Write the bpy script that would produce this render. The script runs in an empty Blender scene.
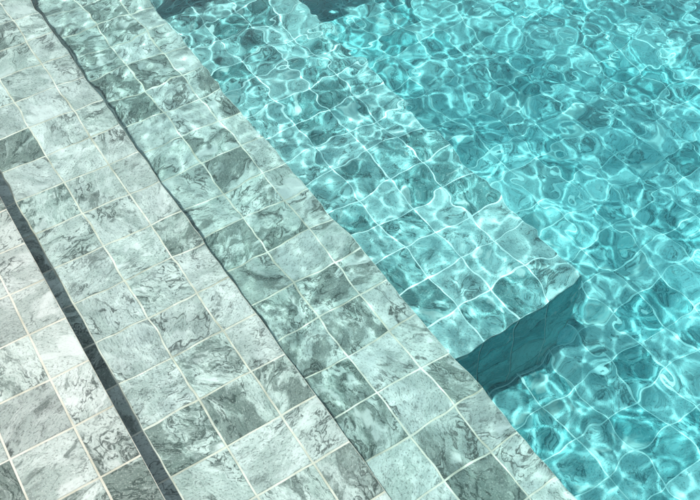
import bpy, math, random
import numpy as np
from mathutils import Matrix, Vector

random.seed(11)
S = 0.1                      # one tile pitch unit, metres
scene = bpy.context.scene
C = scene.collection

# ------------------------------------------------------------------ camera
PITCH, YAW, ROLL, HCAM, FPX = 0.84756, 0.56281, -0.02292, 11.202, 862.4
fw = Vector((math.sin(YAW) * math.cos(PITCH), math.cos(YAW) * math.cos(PITCH), -math.sin(PITCH)))
rt = Vector((math.cos(YAW), -math.sin(YAW), 0))
up = rt.cross(fw)
rt2 = rt * math.cos(ROLL) + up * math.sin(ROLL)
up2 = -rt * math.sin(ROLL) + up * math.cos(ROLL)
cam_data = bpy.data.cameras.new('camera')
cam = bpy.data.objects.new('camera', cam_data)
C.objects.link(cam)
M = Matrix((rt2, up2, -fw)).transposed().to_4x4()
M.translation = Vector((0, 0, HCAM * S))
cam.matrix_world = M
cam_data.sensor_fit = 'HORIZONTAL'
cam_data.sensor_width = 36.0
cam_data.lens = 36.0 * FPX / 700.0
cam_data.clip_start = 0.02
cam_data.clip_end = 200.0
scene.camera = cam

# ------------------------------------------------------------------ light
# the direction the sunlight travels in the water, refracted back to the air
TX, TY = 0.216, -0.05
th = math.atan(math.hypot(TX, TY))
sh = 1.333 * math.sin(th)
k = sh / math.hypot(TX, TY)
trav = Vector((TX * k, TY * k, -math.sqrt(1 - sh * sh)))
tosun = -trav
elev = math.asin(tosun.z)
azim = math.atan2(tosun.x, tosun.y)          # clockwise from +Y

world = bpy.data.worlds.new('World')
scene.world = world
world.use_nodes = True
nt = world.node_tree
nt.nodes.clear()
sky = nt.nodes.new('ShaderNodeTexSky')
sky.sky_type = 'NISHITA'
sky.sun_disc = False
sky.sun_elevation = elev
sky.sun_rotation = azim
bg = nt.nodes.new('ShaderNodeBackground')
bg.inputs['Strength'].default_value = 0.15
wo = nt.nodes.new('ShaderNodeOutputWorld')
hz = nt.nodes.new('ShaderNodeHueSaturation')          # thin bright haze takes colour out of the blue
hz.inputs['Saturation'].default_value = 0.18
nt.links.new(sky.outputs['Color'], hz.inputs['Color'])
nt.links.new(hz.outputs['Color'], bg.inputs['Color'])
nt.links.new(bg.outputs['Background'], wo.inputs['Surface'])

sd = bpy.data.lights.new('sun', 'SUN')
sd.energy = 3.8
sd.angle = math.radians(0.7)
sd.color = (1.0, 0.97, 0.90)
sun = bpy.data.objects.new('sun', sd)
C.objects.link(sun)
sun.rotation_euler = trav.to_track_quat('-Z', 'Y').to_euler()
sun.location = (0, 0, 5)
sd.cycles.is_caustics_light = True           # sunlight bends through the ripples

scene.view_settings.view_transform = 'Standard'
scene.view_settings.look = 'None'
scene.view_settings.gamma = 1.0
scene.view_settings.exposure = 0.74
cy = scene.cycles
cy.caustics_refractive = True
cy.caustics_reflective = False
cy.max_bounces = 8
cy.transmission_bounces = 6
cy.glossy_bounces = 2
cy.diffuse_bounces = 2
cy.volume_bounces = 0
cy.use_denoising = True
cy.use_adaptive_sampling = True
cy.adaptive_threshold = 0.04
cy.adaptive_min_samples = 12
cy.blur_glossy = 0.5
cy.sample_clamp_indirect = 6.0

# ------------------------------------------------------------------ pool measures (tile units)
B = 0.984                                     # tile pitch across
ZW = [-0.273, -1.50, -3.264, -6.311, -9.952]  # three steps, ledge, floor
EX = [0.639, 3.548, 6.459, 11.117]            # noses of the steps and the ledge
XL, XR, YN, YFAR = -2.27, 34.0, -10.0, 21.9
YF = 7.72                                     # near end of the ledge
GX = [0.001, 1.893, 4.855, 9.249, 9.643]
GY = [10.881, 19.781, 15.867, 10.704, 5.649]

# ------------------------------------------------------------------ materials
def N(nt, kind, **kw):
    n = nt.nodes.new(kind)
    for a, v in kw.items():
        setattr(n, a, v)
    return n

def stone_material(name, light, mid, band_col, dark):
    m = bpy.data.materials.new(name)
    m.use_nodes = True
    t = m.node_tree
    L = t.links.new
    t.nodes.clear()
    out = N(t, 'ShaderNodeOutputMaterial')
    bsdf = N(t, 'ShaderNodeBsdfPrincipled')
    L(bsdf.outputs[0], out.inputs[0])
    seed = N(t, 'ShaderNodeAttribute', attribute_name='tile_seed')
    rnd = N(t, 'ShaderNodeSeparateColor')
    L(seed.outputs['Color'], rnd.inputs[0])
    def math_(op, a, b=None, c=None, clamp=False):
        n = N(t, 'ShaderNodeMath', operation=op)
        n.use_clamp = clamp
        for i, v in enumerate((a, b, c)):
            if v is None:
                continue
            if isinstance(v, (int, float)):
                n.inputs[i].default_value = v
            else:
                L(v, n.inputs[i])
        return n.outputs[0]
    def vmath(op, a, b=None):
        n = N(t, 'ShaderNodeVectorMath', operation=op)
        for i, v in enumerate((a, b)):
            if v is None:
                continue
            if isinstance(v, (tuple, list)):
                n.inputs[i].default_value = v
            elif isinstance(v, float):
                n.inputs[i].default_value = (v, v, v)
            else:
                L(v, n.inputs[i])
        return n.outputs[0]
    def ramp(fac, lo, hi):
        n = N(t, 'ShaderNodeMapRange')
        n.interpolation_type = 'SMOOTHSTEP'
        L(fac, n.inputs['Value'])
        n.inputs['From Min'].default_value = lo
        n.inputs['From Max'].default_value = hi
        return n.outputs[0]
    def noise(vec, scale, detail=4, rough=.55, dist=0.0):
        n = N(t, 'ShaderNodeTexNoise')
        n.inputs['Scale'].default_value = scale
        n.inputs['Detail'].default_value = detail
        n.inputs['Roughness'].default_value = rough
        n.inputs['Distortion'].default_value = dist
        L(vec, n.inputs['Vector'])
        return n
    def mix(f, a, b, blend='MIX'):
        n = N(t, 'ShaderNodeMix', data_type='RGBA', blend_type=blend)
        if isinstance(f, (int, float)):
            n.inputs[0].default_value = f
        else:
            L(f, n.inputs[0])
        for i, v in ((6, a), (7, b)):
            if isinstance(v, tuple):
                n.inputs[i].default_value = v
            else:
                L(v, n.inputs[i])
        return n.outputs[2]
    tc = N(t, 'ShaderNodeTexCoord')
    # every tile is cut from another place of the block and laid another way round
    rot = N(t, 'ShaderNodeVectorRotate', rotation_type='Z_AXIS')
    L(tc.outputs['Object'], rot.inputs['Vector'])
    L(math_('MULTIPLY', rnd.outputs[0], 6.283), rot.inputs['Angle'])
    off = vmath('SCALE', seed.outputs['Color'])
    off.node.inputs['Scale'].default_value = 37.0
    p0 = vmath('ADD', rot.outputs[0], off)
    st = vmath('MULTIPLY', p0, (1.0, 1.6, 1.4))
    sc_ = vmath('SCALE', st)
    L(math_('ADD', math_('MULTIPLY', rnd.outputs[2], .75), .6), sc_.node.inputs['Scale'])
    st = sc_
    w1 = noise(st, 9.0, 3, .6)
    warp = vmath('SCALE', vmath('SUBTRACT', w1.outputs['Color'], (.5, .5, .5)))
    warp.node.inputs['Scale'].default_value = 0.20
    p = vmath('ADD', st, warp)
    # broad clouds of pale quartz and grey green
    cloud = noise(p, 11.0, 5, .55, .8).outputs['Fac']
    c1 = mix(ramp(cloud, .36, .62), mid, light)
    # folded bands
    band = noise(p, 8.0, 6, .60, 1.0).outputs['Fac']
    dens = math_('ADD', math_('MULTIPLY', math_('POWER', rnd.outputs[1], 1.8), .18), -.06)
    bsum = math_('ADD', band, dens)
    c2 = mix(math_('MULTIPLY', ramp(bsum, .52, .63), .80), c1, band_col)
    # thin contour veins following the folds
    vn = noise(p, 9.5, 7, .60, .7).outputs['Fac']
    ridge = math_('ABSOLUTE', math_('SUBTRACT', vn, .5))
    vein = math_('SUBTRACT', 1.0, ramp(ridge, .004, .024))
    vmask = ramp(math_('ADD', noise(p0, 10.0, 2).outputs['Fac'], dens), .42, .54)
    c3 = mix(math_('MULTIPLY', math_('MULTIPLY', vein, vmask), .82), c2, dark)
    vn2 = noise(p, 36.0, 5, .65, .6).outputs['Fac']
    ridge2 = math_('ABSOLUTE', math_('SUBTRACT', vn2, .5))
    vein2 = math_('SUBTRACT', 1.0, ramp(ridge2, .0, .03))
    vmask2 = ramp(noise(p0, 20.0, 2).outputs['Fac'], .50, .66)
    c4 = mix(math_('MULTIPLY', math_('MULTIPLY', vein2, vmask2), .42), c3, dark)
    # pits and mineral specks
    sp = noise(vmath('MULTIPLY', p0, (1., 1.7, 1.)), 210.0, 4, .7).outputs['Fac']
    c5 = mix(math_('MULTIPLY', ramp(sp, .52, .66), .6), c4, dark)
    sp2 = noise(p0, 330.0, 2, .6).outputs['Fac']
    c6 = mix(math_('MULTIPLY', ramp(sp2, .56, .7), .35), c5, (.70, .74, .70, 1))
    # fine bedding lines, one direction per tile
    bl = noise(vmath('MULTIPLY', p, (.45, 5.0, 1.0)), 38.0, 5, .7, .3).outputs['Fac']
    bm = ramp(noise(p0, 8.0, 2).outputs['Fac'], .40, .60)
    c6 = mix(math_('MULTIPLY', math_('MULTIPLY', ramp(bl, .52, .66), bm), .5), c6, band_col)
    grit = noise(p0, 520.0, 3, .8).outputs['Fac']
    c6 = mix(math_('MULTIPLY', ramp(grit, .54, .66), .30), c6, dark)
    # white blooms
    wb = noise(p, 9.5, 4, .5, .6).outputs['Fac']
    c7 = mix(math_('MULTIPLY', ramp(wb, .60, .68), .7), c6, (.64, .68, .66, 1))
    # tile to tile tone
    tone = math_('ADD', math_('MULTIPLY', rnd.outputs[2], .22), .84)
    hsv = N(t, 'ShaderNodeHueSaturation')
    L(tone, hsv.inputs['Value'])
    L(math_('ADD', math_('MULTIPLY', rnd.outputs[1], .5), .75), hsv.inputs['Saturation'])
    L(c7, hsv.inputs['Color'])
    L(hsv.outputs[0], bsdf.inputs['Base Color'])
    bsdf.inputs['Roughness'].default_value = .6
    bsdf.inputs['Specular IOR Level'].default_value = .1
    bump = N(t, 'ShaderNodeBump')
    bump.inputs['Strength'].default_value = .5
    bump.inputs['Distance'].default_value = .002
    hh = math_('SUBTRACT', math_('MULTIPLY', cloud, .8), math_('MULTIPLY', math_('ADD', vein, ramp(sp, .54, .68)), .3))
    L(hh, bump.inputs['Height'])
    L(bump.outputs[0], bsdf.inputs['Normal'])
    return m

def grout_material(name, lo, hi):
    m = bpy.data.materials.new(name)
    m.use_nodes = True
    t = m.node_tree
    b = t.nodes['Principled BSDF']
    tc = N(t, 'ShaderNodeTexCoord')
    n = N(t, 'ShaderNodeTexNoise')
    n.inputs['Scale'].default_value = 16
    n.inputs['Detail'].default_value = 6
    t.links.new(tc.outputs['Object'], n.inputs['Vector'])
    r = N(t, 'ShaderNodeValToRGB')
    r.color_ramp.elements[0].position = .32
    r.color_ramp.elements[0].color = lo
    r.color_ramp.elements[1].position = .6
    r.color_ramp.elements[1].color = hi
    t.links.new(n.outputs['Fac'], r.inputs[0])
    t.links.new(r.outputs[0], b.inputs['Base Color'])
    b.inputs['Roughness'].default_value = .8
    b.inputs['Specular IOR Level'].default_value = .1
    return m

def water_material():
    m = bpy.data.materials.new('pool_water')
    m.use_nodes = True
    t = m.node_tree
    t.nodes.clear()
    out = N(t, 'ShaderNodeOutputMaterial')
    g = N(t, 'ShaderNodeBsdfGlass')
    g.inputs['IOR'].default_value = 1.333
    g.inputs['Roughness'].default_value = 0.0
    g.inputs['Color'].default_value = (1, 1, 1, 1)
    t.links.new(g.outputs[0], out.inputs['Surface'])
    return m

def tint_material():
    m = bpy.data.materials.new('water_absorption')
    m.use_nodes = True
    t = m.node_tree
    t.nodes.clear()
    out = N(t, 'ShaderNodeOutputMaterial')
    a = N(t, 'ShaderNodeVolumeAbsorption')
    a.inputs['Color'].default_value = (0.0, 0.97, 1.0, 1)
    a.inputs['Density'].default_value = 0.75
    t.links.new(a.outputs[0], out.inputs['Volume'])
    return m

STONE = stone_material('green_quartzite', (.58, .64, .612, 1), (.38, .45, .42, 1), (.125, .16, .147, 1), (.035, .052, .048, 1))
LEDGE = stone_material('quartzite_water_tint', (.44, .61, .61, 1), (.27, .43, .44, 1), (.10, .20, .205, 1), (.035, .085, .09, 1))  # same green stone with the water's light tint mixed into its colour
DEEP = stone_material('quartzite_deep_water_tint', (.47, .67, .69, 1), (.31, .54, .56, 1), (.16, .345, .365, 1), (.065, .18, .20, 1))  # turquoise light of the deep water painted into the floor stone's colour
TEAL = stone_material('quartzite_teal_shade_tint', (.27, .66, .68, 1), (.19, .55, .58, 1), (.11, .38, .41, 1), (.05, .22, .25, 1))  # teal of underwater shade painted into the stone of panels and walls
GROUT = grout_material('cement_grout', (.44, .42, .34, 1), (.72, .69, .61, 1))
WHITE_GROUT = grout_material('white_grout', (.70, .78, .77, 1), (.84, .88, .87, 1))
WATER = water_material()

# ------------------------------------------------------------------ builders
class Tiles:
    """Collects tiled rectangles; built as one mesh with a grout bed and bevelled tiles."""
    def __init__(self):
        self.v, self.f, self.mi, self.sd = [], [], [], []
    def quad(self, pts, mi, seed):
        b = len(self.v)
        self.v += pts
        self.f.append((b, b + 1, b + 2, b + 3))
        self.mi.append(mi)
        self.sd.append(seed)
    def rect(self, org, ud, vd, u0, u1, v0, v1, pu, pv, ou, ov):
        """org + ud*u + vd*v (tile units); the normal is ud x vd; grid lines at ou + i*pu, ov + j*pv"""
        org, ud, vd = Vector(org), Vector(ud), Vector(vd)
        nd = ud.cross(vd)
        P = lambda u, v, h=0: tuple((org + ud * u + vd * v + nd * h) * S)
        self.quad([P(u0, v0, -.012), P(u1, v0, -.012), P(u1, v1, -.012), P(u0, v1, -.012)], 1, (0, 0, 0))
        def cuts(a, b, o, p):
            i = math.ceil((a - o) / p + 1e-6)
            c = [a]
            while o + i * p < b - 1e-6:
                c.append(o + i * p)
                i += 1
            return c + [b]
        cu, cv = cuts(u0, u1, ou, pu), cuts(v0, v1, ov, pv)
        ju = {}
        for i, a in enumerate(cu):
            for j, b in enumerate(cv):
                edge_u, edge_v = i in (0, len(cu) - 1), j in (0, len(cv) - 1)
                ju[i, j] = (a + (0 if edge_u else random.gauss(0, .006)), b + (0 if edge_v else random.gauss(0, .006)))
        for i in range(len(cu) - 1):
            for j in range(len(cv) - 1):
                if cu[i + 1] - cu[i] < .06 or cv[j + 1] - cv[j] < .06:
                    continue
                seed = (random.random(), random.random(), random.random())
                g, bev = .0125, .012
                gl = 0.002 if i == 0 else g
                gr = 0.002 if i == len(cu) - 2 else g
                gb = 0.002 if j == 0 else g
                gt = 0.002 if j == len(cv) - 2 else g
                cs = [ju[i, j], ju[i + 1, j], ju[i + 1, j + 1], ju[i, j + 1]]
                sg = [(gl, gb), (-gr, gb), (-gr, -gt), (gl, -gt)]
                bl = .03 if i == 0 else bev                 # worn, slightly rounded outer edges
                br = .03 if i == len(cu) - 2 else bev
                sb = [(bl, bev), (-br, bev), (-br, -bev), (bl, -bev)]
                tilt = [random.gauss(0, .0022) for _ in range(3)]
                tilt.append(tilt[0] + tilt[2] - tilt[1])
                # bottom, shoulder and top rings with chipped corners
                lo, sh_, hi = [], [], []
                for q in range(4):
                    (x, y), (a, b), (c, d) = cs[q], sg[q], sb[q]
                    ch = random.random() * .012
                    a += math.copysign(ch, a) * .5
                    b += math.copysign(ch, b) * .5
                    lo.append(P(x + a, y + b, -.0125))
                    sh_.append(P(x + a + c * .25, y + b + d * .25, -.005 + tilt[q]))
                    hi.append(P(x + a + c, y + b + d, tilt[q]))
                for q in range(4):
                    r = (q + 1) % 4
                    self.quad([lo[q], lo[r], sh_[r], sh_[q]], 0, seed)
                    self.quad([sh_[q], sh_[r], hi[r], hi[q]], 0, seed)
                self.quad(hi, 0, seed)
    def build(self, name, stone=None):
        me = bpy.data.meshes.new(name)
        me.from_pydata(self.v, [], self.f)
        me.materials.append(stone or STONE)
        me.materials.append(WHITE_GROUT if stone in (DEEP, LEDGE, TEAL) else GROUT)
        me.polygons.foreach_set('material_index', self.mi)
        at = me.color_attributes.new('tile_seed', 'FLOAT_COLOR', 'CORNER')
        col = np.ones((len(self.f), 4, 4), dtype=np.float32)
        col[:, :, :3] = np.array(self.sd, dtype=np.float32)[:, None, :]
        at.data.foreach_set('color', col.ravel())
        me.update()
        o = bpy.data.objects.new(name, me)
        C.objects.link(o)
        o.cycles.is_caustics_receiver = True
        return o

def tag(o, label=None, cat=None, group=None, kind=None):
    for kk, v in (('label', label), ('category', cat), ('group', group), ('kind', kind)):
        if v:
            o[kk] = v
    return o

def empty(name, loc):
    o = bpy.data.objects.new(name, None)
    o.location = loc
    C.objects.link(o)
    bpy.context.view_layer.update()
    return o

def attach(o, root):
    o.parent = root
    o.matrix_parent_inverse = Matrix.Translation(-Vector(root.location))
    return o

X, Y, Z = (1, 0, 0), (0, 1, 0), (0, 0, 1)
NX, NY = (-1, 0, 0), (0, -1, 0)

# floor
fl = Tiles()
fl.rect((0, 0, ZW[4]), X, Y, EX[2], XR, YN, YFAR, B, 1.0, GX[4], GY[4])
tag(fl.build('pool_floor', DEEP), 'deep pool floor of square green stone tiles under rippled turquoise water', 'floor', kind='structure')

# the flight of steps: each step is a tread with its riser
steps = empty('pool_steps', (EX[1] * S, 6 * S, ZW[4] * S))
tag(steps, 'three wide submerged pool steps in marbled green stone tiles, left of the deep water', 'steps')
x_prev = XL
step_labels = ['topmost step just under the water surface', 'middle step with a dark shadow strip along its upper edge',
               'lowest step whose nose drops to the deep water']
for i in range(3):
    t = Tiles()
    t.rect((0, 0, ZW[i]), X, Y, x_prev, EX[i], YN, YFAR, B, 1.0, GX[i], GY[i])
    st = attach(t.build('step'), steps)
    st['label'] = step_labels[i]
    r = Tiles()
    zl = ZW[4] if i == 2 else ZW[i + 1]
    r.rect((EX[i], 0, 0), Y, Z, YN, YFAR, zl, ZW[i] - .02, 1.0, 1.0, GY[i], ZW[i])
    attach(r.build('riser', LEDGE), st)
    x_prev = EX[i]

# the ledge that stands on the floor against the lowest step
ledge = empty('underwater_ledge', ((EX[2] + EX[3]) / 2 * S, 14 * S, ZW[4] * S))
tag(ledge, 'square cornered tiled ledge between steps and deep floor, its end face in shade', 'ledge')
t = Tiles()
t.rect((0, 0, ZW[3]), X, Y, EX[2], EX[3], YF, YFAR, B, 1.0, GX[3], GY[3])
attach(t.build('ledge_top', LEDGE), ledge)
t = Tiles()
t.rect((0, YF, 0), X, Z, EX[2], EX[3], ZW[4], ZW[3] - .02, B, 1.0, GX[3], ZW[3] - .1)
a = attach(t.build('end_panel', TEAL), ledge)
a['label'] = 'shaded tiled end face'
t = Tiles()
t.rect((EX[3], 0, 0), Y, Z, YF, YFAR, ZW[4], ZW[3] - .02, 1.0, 1.0, GY[3], ZW[3] - .1)
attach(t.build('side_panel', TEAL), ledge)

# pool walls and coping round the basin
def wall(name, label, rects, cop):
    root = empty(name, rects[0])
    tag(root, label, 'wall', kind='structure')
    t = Tiles()
    for (o_, u_, v_, u0, u1, v0, v1, ou, ov) in rects[1:]:
        t.rect(o_, u_, v_, u0, u1, v0, v1, 1.0, 1.0, ou, ov)
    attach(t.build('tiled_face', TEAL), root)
    t = Tiles()
    for c in cop:
        t.rect(*c)
    attach(t.build('coping'), root)
ZC = .9
wall('pool_wall', 'shaded tiled end wall of the pool at the top edge of the view',
     [(EX[2] * S, YFAR * S, 0),
      ((0, YFAR, 0), X, Z, XL, XR, ZW[4], ZC - .02, GX[4], ZC)],
     [((0, 0, ZC), X, Y, XL - 6, XR + 6, YFAR, YFAR + 7, 3.0, 3.0, 0, YFAR)])
wall('pool_wall', 'tiled pool wall behind the viewer',
     [(EX[2] * S, YN * S, 0),
      ((0, YN, 0), NX, Z, -XR, -XL, ZW[4], ZC - .02, 0, ZC)],
     [((0, 0, ZC), X, Y, XL - 6, XR + 6, YN - 7, YN, 3.0, 3.0, 0, YN)])
wall('pool_wall', 'tiled pool wall along the deep side',
     [(XR * S, 5 * S, 0),
      ((XR, 0, 0), NY, Z, -YFAR, -YN, ZW[4], ZC - .02, 0, ZC)],
     [((0, 0, ZC), X, Y, XR, XR + 6, YN, YFAR, 3.0, 3.0, XR, YN)])
wall('pool_wall', 'low tiled pool wall behind the top step',
     [(XL * S, 5 * S, 0),
      ((XL, 0, 0), Y, Z, YN, YFAR, ZW[0], ZC - .02, 0, ZC)],
     [((0, 0, ZC), X, Y, XL - 6, XL, YN, YFAR, 3.0, 3.0, XL, YN)])

# ------------------------------------------------------------------ water
def ripples(nx, ny, dx):
    """height field of wind ripples as a band limited random sea, metres"""
    rng = np.random.default_rng(5)
    n = 768
    kx = 2 * np.pi * np.fft.fftfreq(n, dx)
    KX, KY = np.meshgrid(kx, kx)
    K = np.hypot(KX, KY) + 1e-9
    lam = 2 * np.pi / K
    def field(l0, width, rms_slope, direc=None, spread=.6):
        A = np.exp(-(np.log(lam / l0) / width) ** 2)
        if direc is not None:
            ang = np.arctan2(KY, KX) - direc
            A = A * (spread + (1 - spread) * np.cos(ang) ** 2)
        w = np.fft.fft2(rng.standard_normal((n, n)))
        F = w * A
        h = np.real(np.fft.ifft2(F))
        gx = np.real(np.fft.ifft2(1j * KX * F))
        gy = np.real(np.fft.ifft2(1j * KY * F))
        return h * rms_slope / np.sqrt((gx ** 2 + gy ** 2).mean())
    big = field(.30, .35, .018, .5) + field(.145, .30, .022, 1.1, .7)
    fine = field(.062, .28, .0185, -.3, .7) + field(.037, .26, .012, -.5, .7) + field(.026, .2, .006)
    # gusts: the fine ripples come and go in patches
    g = field(.75, .3, 1.0)
    g = g / g.std()
    H = big + fine * np.clip(1 + .22 * g, .45, 1.5)
    return H[:ny, :nx]

def build_water():
    x0, x1, y0, y1 = XL * S + .0007, XR * S - .0007, YN * S + .0007, YFAR * S - .0007
    dx = .005
    nx, ny = int((x1 - x0) / dx) + 1, int((y1 - y0) / dx) + 1
    H = ripples(nx, ny, dx)
    xs, ys = np.linspace(x0, x1, nx), np.linspace(y0, y1, ny)
    XX, YY = np.meshgrid(xs, ys)
    # the ripples build up away from the sheltered corner by the shallow steps
    amp = .68 + .47 / (1 + np.exp(-((XX * .8 + YY * .6) - 1.25) / .25))
    H = H * amp
    bot = ZW[4] * S - .02
    V = np.column_stack([XX.ravel(), YY.ravel(), H.ravel()])
    idx = np.arange(nx * ny).reshape(ny, nx)
    q = np.stack([idx[:-1, :-1], idx[:-1, 1:], idx[1:, 1:], idx[1:, :-1]], -1).reshape(-1, 4)
    faces = q.tolist()
    ntop = len(faces)
    loop = list(idx[0, :]) + list(idx[1:, -1]) + list(idx[-1, -2::-1]) + list(idx[-2:0:-1, 0])
    base = len(V)
    lo = V[loop].copy()
    lo[:, 2] = bot
    V = np.vstack([V, lo])
    m_ = len(loop)
    for i in range(m_):
        j = (i + 1) % m_
        faces.append([int(loop[j]), int(loop[i]), base + i, base + j])
    faces.append([base + i for i in range(m_ - 1, -1, -1)])
    me = bpy.data.meshes.new('water')
    me.from_pydata(V.tolist(), [], faces)
    sm = np.zeros(len(faces), dtype=bool)
    sm[:ntop] = True
    me.polygons.foreach_set('use_smooth', sm)
    me.materials.append(WATER)
    # keep the rim normals clean: mark the rim sharp
    me.update()
    ev = np.empty(len(me.edges) * 2, dtype=np.int32)
    me.edges.foreach_get('vertices', ev)
    rim = np.zeros(len(V), dtype=bool)
    rim[loop] = True
    ev = ev.reshape(-1, 2)
    sharp = rim[ev[:, 0]] & rim[ev[:, 1]]
    at = me.attributes.new('sharp_edge', 'BOOLEAN', 'EDGE') if 'sharp_edge' not in me.attributes else me.attributes['sharp_edge']
    at.data.foreach_set('value', sharp)
    o = bpy.data.objects.new('water', me)
    C.objects.link(o)
    o.cycles.is_caustics_caster = True
    tag(o, 'clear turquoise rippled pool water covering steps, ledge and floor', 'water', kind='structure')
build_water()

# the body of the water, which takes out the red light with depth
def build_body():
    x0, x1, y0, y1 = XL * S - .012, XR * S + .012, YN * S - .012, YFAR * S + .012
    z0, z1 = ZW[4] * S - .03, .014
    v = [(x, y, z) for z in (z0, z1) for x, y in ((x0, y0), (x1, y0), (x1, y1), (x0, y1))]
    f = [(3, 2, 1, 0), (4, 5, 6, 7), (0, 1, 5, 4), (1, 2, 6, 5), (2, 3, 7, 6), (3, 0, 4, 7)]
    me = bpy.data.meshes.new('water_depth')
    me.from_pydata(v, [], f)
    me.materials.append(tint_material())
    o = bpy.data.objects.new('water_depth', me)
    C.objects.link(o)
    tag(o, 'turquoise depth of the pool water', 'water', kind='structure')
build_body()
